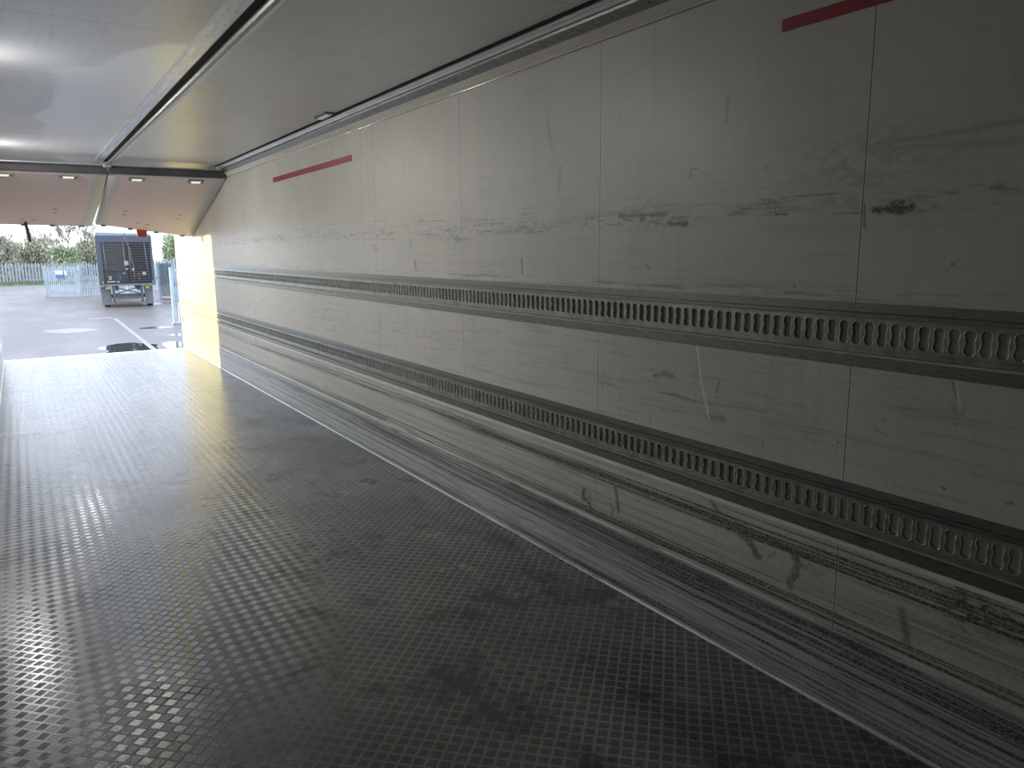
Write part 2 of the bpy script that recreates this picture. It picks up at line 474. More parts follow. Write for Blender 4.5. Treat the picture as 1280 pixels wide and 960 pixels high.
def dirt_mid(Y, Z):
    d = np.zeros_like(Y)
    n4 = fbm(v2, Y * 3.5, Z * 90)
    d += np.clip((n4 - 0.56) * 4, 0, 1) * 0.26
    n3 = fbm(v3, Y * 20, Z * 2)
    d += np.clip((n3 - 0.62) * 4, 0, 1) * 0.12
    sp_ = v4(Y * 55, Z * 55)
    d += np.clip((sp_ - 0.965) * 40, 0, 1) * 0.5
    S = [([(818, 470), (831, 467), (842, 471)], .010, .55), ([(824, 490), (845, 494), (870, 502)], .005, .6), ([(843, 493), (856, 498)], .008, .5),
         ([(870, 502), (930, 510), (958, 516)], .007, .28), ([(899, 477), (896, 491)], .004, .6), ([(884, 520), (905, 524)], .012, .45),
         ([(813, 514), (813, 530)], .003, .55), ([(1191, 478), (1196, 500)], .003, .7), ([(1195, 512), (1200, 515)], .014, .3),
         ([(992, 505), (1003, 507)], .006, .3), ([(1094, 535), (1108, 544)], .006, .25), ([(1178, 609), (1180, 611)], .004, .9),
         ([(1104, 525), (1105, 526)], .003, .7), ([(1193, 530), (1194, 531)], .003, .7), ([(986, 530), (1040, 540)], .003, .4),
         ([(476, 404), (476, 412)], .006, .5), ([(415, 410), (415, 414)], .006, .5), ([(870, 425), (872, 470)], .003, .3),
         ([(1258, 629), (1266, 628)], .004, .6)]
    for p, wd, am in S: d = np.maximum(d, seg(Y, Z, p, wd, am))
    h = seg(Y, Z, [(871, 432), (877, 478), (883, 508), (886, 523)], .0065, .85)
    h = np.maximum(h, seg(Y, Z, [(1196, 472), (1197, 490), (1199, 513)], .005, .5))
    return d, h
def dirt_low(Y, Z):
    d = np.zeros_like(Y)
    n = fbm(v1, Y * 0.9, Z * 190)
    n2 = fbm(v2, Y * 3, Z * 330)
    env = (gauss(Z, .512, .023) * 1.2 + gauss(Z, .545, .006) * .6 + gauss(Z, .335, .012) * .9 + gauss(Z, .310, .010) * 1.2 + gauss(Z, .405, .05) * .25 + gauss(Z, .57, .004) * .6)
    m3 = 0.55 + 0.9 * fbm(v3, Y * 0.9, Z * 8)
    d += np.clip((n - 0.30) * 2.4, 0, 1.1) * env * m3 * 1.9
    d += np.clip((n2 - 0.56) * 5, 0, 1) * 0.45
    sp_ = v4(Y * 50, Z * 60)
    d += np.clip((sp_ - 0.965) * 30, 0, 1) * 0.4
    d *= np.clip(1.2 - Y * 0.08, .35, 1)
    S = [([(730, 613), (728, 622), (736, 628), (738, 634)], .014, .9), ([(737, 626), (741, 640)], .010, .7), ([(769, 607), (771, 618), (773, 640)], .011, .85),
         ([(763, 630), (766, 636), (765, 648)], .010, .6), ([(889, 627), (899, 640)], .010, .7), ([(912, 655), (933, 672), (949, 697)], .018, .8),
         ([(992, 695), (998, 706), (988, 730)], .020, .75), ([(961, 696), (968, 692)], .008, .6), ([(1128, 765), (1134, 800)], .016, .7),
         ([(519, 497), (519, 503)], .03, .25), ([(463, 465), (463, 472)], .02, .3), ([(390, 448), (390, 455)], .025, .45), ([(320, 421), (320, 430)], .03, .45),
         ([(283, 412), (283, 416)], .04, .35), ([(894, 657), (894, 680)], .003, .35)]
    for p, wd, am in S: d = np.maximum(d, seg(Y, Z, p, wd, am))
    for c, ry, rz, am, th in (((1218, 766), .10, .085, 1.0, .38), ((1250, 775), .06, .05, .8, .42), ((915, 655), .12, .04, .7, .45), ((560, 512), .18, .05, .4, .45),
                          ((735, 627), .05, .05, .8, .4), ((1135, 738), .05, .02, .6, .42), ((1190, 735), .06, .03, .9, .4), ((1010, 710), .1, .04, .4, .45)):
        d = np.maximum(d, patch(Y, Z, c, ry, rz, am, thr=th))
    h = seg(Y, Z, [(483, 526), (510, 540)], .006, .6)
    return d, h
def dirt_kick(Y, Z):
    n = fbm(v1, Y * 0.8 + 5, Z * 190)
    n2 = fbm(v2, Y * 3, Z * 330)
    env = gauss(Z, .232, .034) * 1.1 + gauss(Z, .163, .007) * 1.3 + gauss(Z, .196, .012) * .5 + gauss(Z, .115, .005) * .8 + gauss(Z, .03, .018) * .8 + gauss(Z, .07, .004) * .4 + 0.12
    d = np.clip((n - 0.25) * 2.0, 0, 1.1) * env * (0.55 + 0.8 * fbm(v3, Y * .8, Z * 10)) * .9
    d += np.clip((n2 - 0.55) * 5, 0, 1) * 0.45
    d = d * 1.9 * np.clip(1.2 - Y * 0.09, .3, 1)
    return d, np.zeros_like(Y)

def grid_mesh(name, Ys, prof, dirt, mat, parent=None, origin=None):
    """prof: list of (x,z); surface swept along Ys with worn dirt stored per vertex"""
    nY, nP = len(Ys), len(prof)
    px = np.array([p[0] for p in prof]); pz = np.array([p[1] for p in prof])
    Y, Z = np.meshgrid(Ys, pz, indexing='ij')
    X = np.broadcast_to(px, Y.shape)
    co = np.stack([X, Y, Z], -1).reshape(-1, 3).astype(np.float64)
    if origin is not None: co -= np.array(origin)
    i = np.arange(nY - 1)[:, None] * nP + np.arange(nP - 1)[None, :]
    q = np.stack([i, i + 1, i + nP + 1, i + nP], -1).reshape(-1, 4)
    me = bpy.data.meshes.new(name)
    me.vertices.add(len(co)); me.vertices.foreach_set('co', co.ravel())
    me.loops.add(q.size); me.loops.foreach_set('vertex_index', q.ravel().astype(np.int32))
    me.polygons.add(len(q)); me.polygons.foreach_set('loop_start', np.arange(0, q.size, 4, dtype=np.int32))
    me.update(calc_edges=True)
    d, h = dirt(Y, Z)
    col = np.zeros((len(co), 4)); col[:, 3] = 1
    col[:, 0] = np.clip(d, 0, 1).ravel(); col[:, 1] = np.clip(h, 0, 1).ravel()
    at = me.attributes.new('dirt', 'FLOAT_COLOR', 'POINT')
    at.data.foreach_set('color', col.ravel())
    me.validate()
    me.materials.append(mat)
    o = bpy.data.objects.new(name, me)
    C.collection.objects.link(o)
    if parent is not None: o.parent = parent
    return o
def y_stations(y0, y1):
    ys = [y0]
    while ys[-1] < y1:
        y = ys[-1]
        ys.append(y + (0.05 if y < 0.7 else max(0.003, y * y / 1500)))
    ys[-1] = y1
    return np.array(ys)
def lin(a, b, n): return list(np.linspace(a, b, n))
YS = y_stations(YF, YE)

TRK = (0.603, 1.178)       # bottom heights of the two lashing tracks
Z1 = TRK[1] + .2; Z2 = TRK[0] + .2
# ------------------------------------------------------------------ the right wall
wall = grid_mesh('wall_right', YS, [(XR, z) for z in lin(Z1, 2.413, 215)], dirt_upper, M['grp'])
struct(wall)
w2 = struct(grid_mesh('wall_right_middle', YS, [(XR, z) for z in lin(Z2, TRK[1], 95)], dirt_mid, M['grp']))
w3 = struct(grid_mesh('wall_right_lower', YS, [(XR, z) for z in lin(0.27, TRK[0], 110)], dirt_low, M['grp']))
bm = BM()
add_box(bm, XR + .03, XR + .085, YF - .08, YE, -0.12, 2.62)
# rear end face of the wall, closing it between the inner and the outer skin
add_box(bm, XR - .001, XR + .09, YE - .004, YE + .06, -0.12, 2.62)
shell = struct(obj('wall_right_outer', bm, M['outer']))
# join the three panels and the skin into one wall object
def join(objs, name):
    for o in bpy.context.view_layer.objects: o.select_set(False)
    for o in objs: o.select_set(True)
    bpy.context.view_layer.objects.active = objs[0]
    bpy.ops.object.join()
    objs[0].name = name; objs[0].data.name = name
    return objs[0]
wall = join([wall, w2, w3, shell], 'wall_right')

# small dark stops on the rear end of the wall
def end_stop(z, h, label):
    b = BM(); add_box(b, XR - .006, XR + .002, YE - .10, YE - .065, z, z + h)
    tag(obj('rubber_stop', b, M['rubber'], bevel=.002), label, 'rubber stop', 'rubber stops at the rear end of the wall')
end_stop(1.70, .05, 'small black stop on the sunlit wall end, just under the hanging panel')
end_stop(.99, .12, 'black upright stop on the sunlit wall end between the two tracks')
end_stop(.42, .12, 'black upright stop on the sunlit wall end below both tracks')

# ------------------------------------------------------------------ the rest of the box
bm = BM(); add_box(bm, XL, XR, YF, YE - .16, -.05, 0)
struct(obj('floor', bm, M['floor']))
bm = BM(); add_box(bm, XL - .08, XR + .09, YE - .16, YE + .04, -.16, -.004)
struct(obj('trim_1', bm, M['alu']))       # rear sill
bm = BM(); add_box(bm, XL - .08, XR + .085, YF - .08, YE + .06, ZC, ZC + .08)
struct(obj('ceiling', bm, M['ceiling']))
bm = BM(); add_box(bm, XL - .08, XL, YF - .08, YE + .06, -.05, ZC)
struct(obj('wall_left', bm, M['grp']))
bm = BM(); add_box(bm, XL, XR, YF - .08, YF, -.05, ZC)
struct(obj('wall_front', bm, M['grp']))
# left skirting and its upper rail, mirrored from the right
bm = BM(); add_prism(bm, [(XL, 0), (XL + .012, 0), (XL + .012, .008), (XL + .004, .014), (XL + .004, .27), (XL + .008, .28), (XL, .29)], YF, YE - .02)
struct(obj('baseboard_left', bm, M['kick']))

# kick plate on the right
kp = [(XR - .0005, .2900), (XR - .0050, .2893), (XR - .0055, .284), (XR - .0052, .276), (XR - .004, .268)]
kp += [(XR - .004, z) for z in lin(.262, .168, 26)] + [(XR - .0025, .164), (XR - .004, .160)]
kp += [(XR - .004, z) for z in lin(.155, .016, 38)] + [(XR - .005, .009), (XR - .009, .005), (XR - .012, .002), (XR - .012, .0005)]
k = grid_mesh('kick_plate', YS, kp, dirt_kick, M['kick'])
tag(k, 'long streaked aluminium kick plate where the right wall meets the floor', 'kick plate')

# pale capping strip under the lower track
bm = BM(); add_prism(bm, [(XR - .004, .587), (XR - .0045, .6025), (XR, .6025), (XR, .587)], YF, YE - .005)
o = obj('capping_strip', bm, M['alu_strip'])
tag(o, 'thin pale strip running just under the lower lashing track', 'strip')

# ------------------------------------------------------------------ lashing tracks
PITCH_T = 0.0423
def slot_plate(zb, root):
    xs = XR + .003
    ts = [0, .05, .14, .24, .36, .5, .64, .76, .86, .95, 1]
    ws = [.0075, .0130, .0156, .0158, .0136, .0112, .0130, .0156, .0158, .0130, .0075]
    z0, z1 = zb + .072, zb + .139
    rim = .0028
    rims = []; faces = []
    n = int((YE - .01 - YF) / PITCH_T)
    verts = []
    def V(x, y, z):
        verts.append((x, y, z)); return len(verts) - 1
    zt, zbm = zb + .152, zb + .060
    for i in range(n):
        yc = YF + (i + .5) * PITCH_T; h = PITCH_T / 2
        Lb = []; Lr = []; Lc = []; Le = []; Ld = []; Rb = []; Rr = []; Rc = []; Re = []; Rd = []
        for t, wv in zip(ts, ws):
            z = z0 + (z1 - z0) * t
            dz_ = (-1 if t == 0 else 1 if t == 1 else 0)
            zr = z + .0025 * dz_; zc_ = z + .0012 * dz_
            Lb.append(V(xs, yc - h, zr)); Lr.append(V(xs, yc - wv - rim, zr)); Lc.append(V(xs - .0010, yc - wv - rim * .5, zc_)); Le.append(V(xs, yc - wv, z)); Ld.append(V(xs + .0135, yc - wv, z))
            Rb.append(V(xs, yc + h, zr)); Rr.append(V(xs, yc + wv + rim, zr)); Rc.append(V(xs - .0010, yc + wv + rim * .5, zc_)); Re.append(V(xs, yc + wv, z)); Rd.append(V(xs + .0135, yc + wv, z))
        for k in range(len(ts) - 1):
            for A, B in ((Lb, Lr), (Lr, Lc), (Lc, Le), (Le, Ld), (Rd, Re), (Re, Rc), (Rc, Rr), (Rr, Rb)):
                if A in (Lr, Lc, Re, Rc): rims.append(len(faces))
                faces.append((A[k], B[k], B[k + 1], A[k + 1]))
        # above and below the slot
        tl, tr_ = V(xs, yc - h, zt), V(xs, yc + h, zt)
        bl, br = V(xs, yc - h, zbm), V(xs, yc + h, zbm)
        faces.append((Lb[-1], Lr[-1], Rr[-1], Rb[-1], tr_, tl))
        faces.append((bl, br, Rb[0], Rr[0], Lr[0], Lb[0]))
        faces.append((Lr[-1], Lc[-1], Rc[-1], Rr[-1])); faces.append((Lr[0], Rr[0], Rc[0], Lc[0]))
        faces.append((Lc[-1], Le[-1], Re[-1], Rc[-1])); faces.append((Lc[0], Rc[0], Re[0], Le[0]))
        faces.append((Le[-1], Ld[-1], Rd[-1], Re[-1])); faces.append((Le[0], Re[0], Rd[0], Ld[0]))
    me = bpy.data.meshes.new('slotted_strip'); me.from_pydata(verts, [], faces); me.update()
    me.materials.append(M['alu_slot']); me.materials.append(M['rim'])
    for f_ in rims: me.polygons[f_].material_index = 1; me.polygons[f_].use_smooth = True
    o = bpy.data.objects.new('slotted_strip', me); C.collection.objects.link(o); o.parent = root
    o['label'] = 'strip punched with wavy upright slots'
for zb, lab in ((TRK[1], 'upper slotted metal lashing track running the length of the right wall'), (TRK[0], 'lower slotted metal lashing track, just above the streaked kick panel')):
    root = thing('lashing_track', lab, 'lashing track', (0, 0, 0), 'lashing tracks let into the right wall')
    root.location = (XR, 0, zb)
    y0, y1 = YF, YE - .006
    b = BM(); add_prism(b, [(XR - .002, zb), (XR - .002, zb + .034), (XR + .014, zb + .034), (XR + .014, zb)], y0, y1); part('lower_flange', b, M['alu_dark'], root)
    b = BM(); add_prism(b, [(XR + .002, zb + .046), (XR + .002, zb + .057), (XR + .006, zb + .057), (XR + .006, zb + .060), (XR + .014, zb + .060), (XR + .014, zb + .046)], y0, y1); part('retaining_lip', b, M['alu_slot'], root)
    b = BM(); add_prism(b, [(XR - .002, zb + .2), (XR - .002, zb + .172), (XR + .007, zb + .172), (XR + .007, zb + .168), (XR + .001, zb + .168), (XR + .001, zb + .157), (XR + .006, zb + .157), (XR + .006, zb + .152), (XR + .014, zb + .152), (XR + .014, zb + .2)], y0, y1); part('upper_flange', b, M['alu_dark'], root)
    b = BM(); add_box(b, XR + .0166, XR + .0292, y0, y1, zb - .004, zb + .204); part('channel_back', b, M['backing'], root)
    slot_plate(zb, root)
    for o in root.children:
        if o.name.startswith('slotted_strip'):
            o.data.transform(Matrix.Translation(-root.location))

# ------------------------------------------------------------------ red load tapes
for (ya, yb, z, h, lab) in ((5.52, 7.60, 2.205, .047, 'faded red tape line on the wall near the hanging panels'), (0.35, 1.717, 2.236, .040, 'dark red tape line at the top edge of the wall near the viewer')):
    b = BM(); add_box(b, XR - .0008, XR - .0001, ya, yb, z, z + h)
    tag(obj('red_tape', b, M['red']), lab, 'tape', 'red tape lines on the right wall')

# ------------------------------------------------------------------ ceiling rails
def hole_discs(b, pts, r, n=8):
    for (x, y, z, nx, nz) in pts:
        N_ = Vector((nx, 0, nz)).normalized(); T = Vector((0, 1, 0)); U = N_.cross(T)
        c = Vector((x, y, z))
        b.faces.new([b.verts.new(c + T * r * math.cos(2 * math.pi * k / n) + U * r * math.sin(2 * math.pi * k / n)) for k in range(n)])
YR0, YR1 = YF, 9.50
root = thing('ceiling_rail', 'aluminium partition rail with twin rows of holes down the middle of the ceiling', 'ceiling rail', (.905, 0, ZC), 'partition rails under the ceiling')
b = BM()
add_prism(b, [(.805, ZC), (.805, ZC - .004), (.812, ZC - .010), (.882, ZC - .014), (.890, ZC - .010), (.890, ZC)], YR0, YR1); part('perforated_flange', b, M['alu'], root)
b = BM()
add_prism(b, [(.930, ZC), (.930, ZC - .020), (.934, ZC - .032), (.942, ZC - .040), (.950, ZC - .038), (.950, ZC)], YR0, YR1)
part('channel', b, M['alu_dark'], root)
b = BM(); add_box(b, .891, .9295, YR0, YR1, ZC - .010, ZC - .001); part('channel_shade_bed', b, M['void'], root)  # near-black bed stands for the shade inside the open channel
b = BM()
add_prism(b, [(.9505, ZC), (.9505, ZC - .036), (.956, ZC - .040), (.962, ZC - .036), (.962, ZC - .030), (.966, ZC - .030), (.970, ZC - .034), (.976, ZC - .031), (.978, ZC - .022), (.983, ZC - .020), (.990, ZC - .021), (1.004, ZC - .005), (1.004, ZC)], YR0, YR1)
part('ribbed_edge', b, M['alu'], root)
b = BM(); hp = []
y = 1.2
while y < YR1:
    hp += [(.826, y, ZC - .0112, -.06, -1), (.862, y, ZC - .0133, -.06, -1)]; y += .218
hole_discs(b, hp, .0045); part('hole_shade_disc', b, M['void'], root, label='rows of small dark discs for the shade in the holes', recalc=False)['kind'] = 'stuff'
b = BM(); add_box(b, .885, .960, 9.40, 9.50, ZC - .075, ZC - .045); part('end_stop', b, M['alu'], root, .004)

root = thing('ceiling_rail', 'aluminium partition rail in the corner between the ceiling and right wall', 'ceiling rail', (2.1, 0, ZC), 'partition rails under the ceiling')
b = BM()
add_prism(b, [(2.060, ZC), (2.060, ZC - .016), (2.064, ZC - .022), (2.072, ZC - .026), (2.078, ZC - .034), (2.086, ZC - .037), (2.088, ZC - .030), (2.088, ZC)], YR0, YR1)
part('ribbed_edge', b, M['alu'], root)
b = BM()
add_prism(b, [(2.040, ZC), (2.044, ZC - .006), (2.059, ZC - .008), (2.059, ZC)], YR0, YR1)
add_box(b, 2.0885, 2.096, YR0, YR1, ZC - .02, ZC - .001)
part('shaded_gap', b, M['void'], root)  # near-black strips drawn where the gaps beside the rail lie in shade
b = BM()
add_prism(b, [(2.096, ZC - .030), (2.098, ZC - .048), (2.130, ZC - .078), (2.134, ZC - .070), (2.104, ZC - .001), (2.096, ZC - .001)], YR0, YR1)
part('perforated_flange', b, M['alu_dark'], root)
b = BM(); hp = []
y = 1.2
nv = Vector((-.030, 0, -.032)).normalized()
while y < YR1:
    c = Vector((2.114, y, ZC - .063)) + nv * .0008; hp.append((c.x, y, c.z, nv.x, nv.z)); y += .218
hole_discs(b, hp, .005); part('hole_shade_disc', b, M['void'], root, label='row of small dark discs for the shade in the holes', recalc=False)['kind'] = 'stuff'
b = BM()
add_prism(b, [(2.131, ZC - .0785), (2.1635, ZC - .112), (2.1625, ZC - .118), (XR, ZC - .121), (XR, ZC - .02), (2.134, ZC - .02)], YR0 - 0, YE - .01)
add_tube(b, [(2.1645, YR0, ZC - .1195), (2.1645, YE - .01, ZC - .1195)], .0040, 8, mi=1)
o = struct(obj('trim_2', b, [M['cove'], M['rim']]))

# ceiling lamp by the right rail
root = thing('ceiling_lamp', 'small flat lamp on the ceiling beside the right rail', 'ceiling lamp', (2.005, 5.60, ZC))
b = BM(); add_prism(b, [(1.965, ZC), (1.972, ZC - .012), (2.03, ZC - .012), (2.037, ZC)], 5.47, 5.73); part('housing', b, M['lamp_case'], root, .002)
b = BM(); add_prism(b, [(1.980, ZC - .0121), (1.986, ZC - .020), (2.016, ZC - .020), (2.022, ZC - .0121)], 5.50, 5.70); part('lens', b, M['lens_dim'], root)

# wedge lamps added out of view on the left wall to fill the box with light
for yl, pw_, lab in ((8.4, 1.15, 'added fill lamp high on the left wall, close to the hanging panels'), (4.7, .70, 'added fill lamp high on the left wall, half way along the box')):
    root = thing('fill_lamp', lab, 'fill lamp', (XL, yl, 2.40), 'added fill lamps on the left wall')
    b = BM(); add_prism(b, [(XL + .0005, 2.529), (XL + .050, 2.529), (XL + .056, 2.505), (XL + .016, 2.445), (XL + .0005, 2.44)], yl - .14, yl + .14); part('housing', b, M['lamp_case'], root, .002)
    b = BM(); add_prism(b, [(XL + .0545, 2.500), (XL + .060, 2.494), (XL + .026, 2.443), (XL + .0195, 2.4485)], yl - .11, yl + .11); part('lens', b, M['lens'], root)
    ld = bpy.data.lights.new('fill_light', 'AREA'); ld.shape = 'DISK'; ld.size = .10; ld.energy = FILL_LAMP * pw_; ld.color = (1.0, 0.99, 0.95)
    lo_ = bpy.data.objects.new('fill_light', ld); C.collection.objects.link(lo_); lo_.parent = root; lo_.location = (.050, 0, .062)
    lo_.rotation_euler = Vector((math.cos(math.radians(64)), 0, -math.sin(math.radians(64)))).to_track_quat('-Z', 'Y').to_euler()

# ------------------------------------------------------------------ raised partition panels
def partition_mat():
    k = N('pink_partition_panel')
    tcn = k.n('ShaderNodeAttribute', attribute_name='puv')
    s = k.xyz(tcn.outputs['Vector'])
    u, v = s[0], s[1]
    e1 = k.math('MINIMUM', u, k.math('SUBTRACT', 1.0, u))
    e2 = k.math('MINIMUM', k.math('MULTIPLY', v, 2.2), k.math('SUBTRACT', 2.2, k.math('MULTIPLY', v, 2.2)))
    ed = k.math('MINIMUM', e1, k.math('ADD', e2, 0.03))
    nz = k.noise(k.scale(k.pos(), (1, 1, 1)), 5, 4)
    ed = k.math('ADD', ed, k.math('MULTIPLY', k.math('SUBTRACT', nz, 0.5), 0.03))
    c = k.mix(k.rng(ed, 0.085, 0.12), (0.72, 0.735, 0.76), (0.90, 0.74, 0.80))
    st = k.noise(k.scale(k.pos(), (0.5, 12, 12)), 1.0, 5)
    c = k.mix(k.math('MULTIPLY', k.rng(st, 0.5, 0.75), 0.3), c, (0.76, 0.60, 0.66))
    k.put(k.b.inputs['Base Color'], c)
    k.b.inputs['Roughness'].default_value = 0.5
    return k.m
M['pink'] = partition_mat()
M['panel_edge'] = pm('panel_edge_cream', (0.62, 0.52, 0.40), 0.5)
def panel(x0, x1, zt0, zt1, zb0, zb1, label, lights, marks):
    YT, YB = 9.47, 11.88
    root = thing('partition_panel', label, 'partition panel', ((x0 + x1) / 2, YT, zt0), 'raised partition panels at the rear')
    nu, nv_ = 12, 20
    def S(u, v, off=0.0):
        zt = zt0 + (zt1 - zt0) * u; zb = zb0 + (zb1 - zb0) * u
        xl = x0 + (.012 if x0 > .5 else 0) * v * v; xr = x1 - (.022 if x1 < 1 else 0) * v * v
        p = Vector((xl + (xr - xl) * u, YT + (YB - YT) * v, zt + (zb - zt) * v - .015 * math.sin(math.pi * v)))
        return p + Vector((0, -.22, -1)).normalized() * off
    b = BM(); lay = b.verts.layers.float_vector.new('puv')
    lo = [[None] * (nv_ + 1) for _ in range(nu + 1)]; hi = [[None] * (nv_ + 1) for _ in range(nu + 1)]
    for i in range(nu + 1):
        for j in range(nv_ + 1):
            a = b.verts.new(S(i / nu, j / nv_)); a[lay] = (i / nu, j / nv_, 0); lo[i][j] = a
            c = b.verts.new(S(i / nu, j / nv_, -.055)); c[lay] = (i / nu, j / nv_, 0); hi[i][j] = c
    for i in range(nu):
        for j in range(nv_):
            f = b.faces.new((lo[i][j], lo[i][j + 1], lo[i + 1][j + 1], lo[i + 1][j])); f.smooth = True
            f = b.faces.new((hi[i][j], hi[i + 1][j], hi[i + 1][j + 1], hi[i][j + 1])); f.material_index = 1
    for j in range(nv_):
        b.faces.new((lo[0][j], hi[0][j], hi[0][j + 1], lo[0][j + 1])).material_index = 1
        b.faces.new((lo[nu][j], lo[nu][j + 1], hi[nu][j + 1], hi[nu][j])).material_index = 1
    for i in range(nu):
        b.faces.new((lo[i][0], lo[i + 1][0], hi[i + 1][0], hi[i][0])).material_index = 1
        b.faces.new((lo[i][nv_], hi[i][nv_], hi[i + 1][nv_], lo[i + 1][nv_])).material_index = 1
    part('board', b, [M['pink'], M['panel_edge']], root)
    # black seal and hinge bar along the top edge
    b = BM()
    add_prism(b, [(YT - .03, .0), (YT + .05, .0), (YT + .05, .085), (YT - .02, .085), (YT - .035, .06)], x0 + .002, x1 - .002, axis='x')
    for v_ in b.verts: v_.co.z += zt0 - .005
    part('rubber_seal', b, M['rubber'], root, .006)
    b = BM()
    add_box(b, x0 + .03, x1 - .03, YT + .0, YT + .03, zt0 + .0815, zt0 + .094)
    part('hinge_bar', b, M['alu'], root)
    for u in lights:
        c = S(u, .055)
        nrm = (S(u, .055, .01) - c).normalized(); tv = (S(u, .09) - c).normalized()
        tu = Vector((1, 0, 0))
        def P(a, q, o_): return c + tu * a + tv * q + nrm * o_
        b = BM(); add_hex(b, [P(-.085, -.05, .001), P(.085, -.05, .001), P(.085, .05, .001), P(-.085, .05, .001), P(-.08, -.045, .018), P(.08, -.045, .018), P(.08, .045, .018), P(-.08, .045, .018)])
        lp = part('panel_lamp', b, M['lamp_case'], root)
        b = BM(); add_hex(b, [P(-.052, -.024, .0182), P(.052, -.024, .0182), P(.052, .026, .0182), P(-.052, .026, .0182), P(-.046, -.018, .026), P(.046, -.018, .026), P(.046, .020, .026), P(-.046, .020, .026)])
        bmesh.ops.transform(b, matrix=Matrix.Translation(-root.location), verts=b.verts)
        ln = obj('lens', b, M['lens'], lp)
    for (u, v_) in marks:
        b = BM(); c = S(u, v_, .0012); n_ = 10
        add_tube(b, [c + Vector((-.022, 0, 0)), c + Vector((.022, 0, 0))], .006, 6, flat=.5)
        part('rivet', b, M['rubber'], root)
    for u in (.08, .35, .62, .9):
        b = BM(); c = S(u, 1.0, .0)
        add_box(b, c.x - .03, c.x + .03, c.y - .03, c.y + .02, c.z - .012, c.z + .004)
        part('edge_bracket', b, M['rubber'], root)
    return root, S
pl, SL = panel(XL + .015, .922, 2.395, 2.398, 1.925, 1.905, 'left pink partition panel hung under the ceiling, grey edged', (.22, .70), ((.63, .62), (.63, .70), (.33, .86), (.44, .87), (.02, .4), (.02, .55)))
pr, SR = panel(.936, XR - .012, 2.398, 2.402, 1.93, 1.765, 'right pink partition panel hung under the ceiling beside the tracked wall', (.235, .745), ((.24, .62), (.24, .70), (.76, .60), (.77, .67), (.5, .85), (.40, .83)))
# pull straps and red tab
c = SR(.29, 1.0)
b = BM(); add_tube(b, [(c.x, c.y + .02, c.z + .03), (c.x - .01, c.y + .02, c.z - .10), (c.x + .02, c.y + .02, c.z - .22), (c.x + .055, c.y + .01, c.z - .30), (c.x + .055, c.y + .02, c.z - .40), (c.x + .08, c.y + .01, c.z - .55), (c.x + .065, c.y + .02, c.z - .76)], [.012, .012, .014, .016, .015, .015, .014], 8, flat=.45)
part('pull_strap', b, pm('worn_webbing', (0.20, 0.20, 0.20), .8, vary=.3, vscale=12), pr, label='long worn beige pull strap')
c = SR(.47, 1.0)
b = BM(); add_hex(b, [(c.x - .075, c.y - .01, c.z + .03), (c.x + .075, c.y - .01, c.z + .03), (c.x + .075, c.y + .02, c.z + .03), (c.x - .075, c.y + .02, c.z + .03), (c.x - .06, c.y - .01, c.z - .085), (c.x + .05, c.y - .01, c.z - .09), (c.x + .05, c.y + .02, c.z - .09), (c.x - .06, c.y + .02, c.z - .085)][4:] + [(c.x - .075, c.y - .01, c.z + .03), (c.x + .075, c.y - .01, c.z + .03), (c.x + .075, c.y + .02, c.z + .03), (c.x - .075, c.y + .02, c.z + .03)])
part('handle_tab', b, pm('red_plastic', (0.45, 0.06, 0.07), .4), pr, .006, 'red plastic tab')
c = SL(.375, 1.0)
b = BM(); add_tube(b, [(c.x - .01, c.y - .18, c.z + .03), (c.x, c.y - .01, c.z - .03), (c.x + .012, c.y, c.z - .12), (c.x + .02, c.y, c.z - .22)], [.018, .02, .02, .015], 8, flat=.5)
part('pull_strap', b, M['rubber'], pl, label='short dark pull strap')

# ------------------------------------------------------------------ yard outside
ZG = -1.2
bm = BM(); add_box(bm, -120, 160, -30, 230, ZG - .3, ZG)
struct(obj('ground', bm, M['asphalt']))
# grass verge: a low bank with blades along its crest
b = BM()
add_box(b, -30, 4.3, 79.3, 84, ZG, ZG + .10)
r2 = random.Random(3)
for i in range(2600):
    x = r2.uniform(-5, 5); yy = r2.uniform(79.3, 84); hgt = r2.uniform(.04, .16); a_ = r2.uniform(0, 3.1)
    if x > 4.2: continue
    dx, dy = math.cos(a_) * .05, math.sin(a_) * .05
    v_ = [b.verts.new((x - dx, yy - dy, ZG + .1)), b.verts.new((x + dx, yy + dy, ZG + .1)), b.verts.new((x + dx * .3 + .03, yy, ZG + .1 + hgt))]
    b.faces.new(v_)
tag(obj('grass_verge', b, M['grass'], recalc=False), 'strip of rough green grass at the foot of the far fence', 'grass', kind='stuff')
b = BM(); add_box(b, -60, 60, 86.0, 130, ZG, ZG + .25)
struct(obj('ground_bank', b, M['grass']))
# painted bay line
b = BM()
add_hex(b, [(3.18, 36.0, ZG + .001), (3.32, 36.0, ZG + .001), (3.10, 22.5, ZG + .001), (2.96, 22.5, ZG + .001), (3.18, 36.0, ZG + .004), (3.32, 36.0, ZG + .004), (3.10, 22.5, ZG + .004), (2.96, 22.5, ZG + .004)])
add_box(b, 2.25, 3.19, 36.3, 36.7, ZG + .001, ZG + .004)
tag(obj('painted_line', b, M['paint_line']), 'worn white painted bay line running across the wet yard', 'road marking')

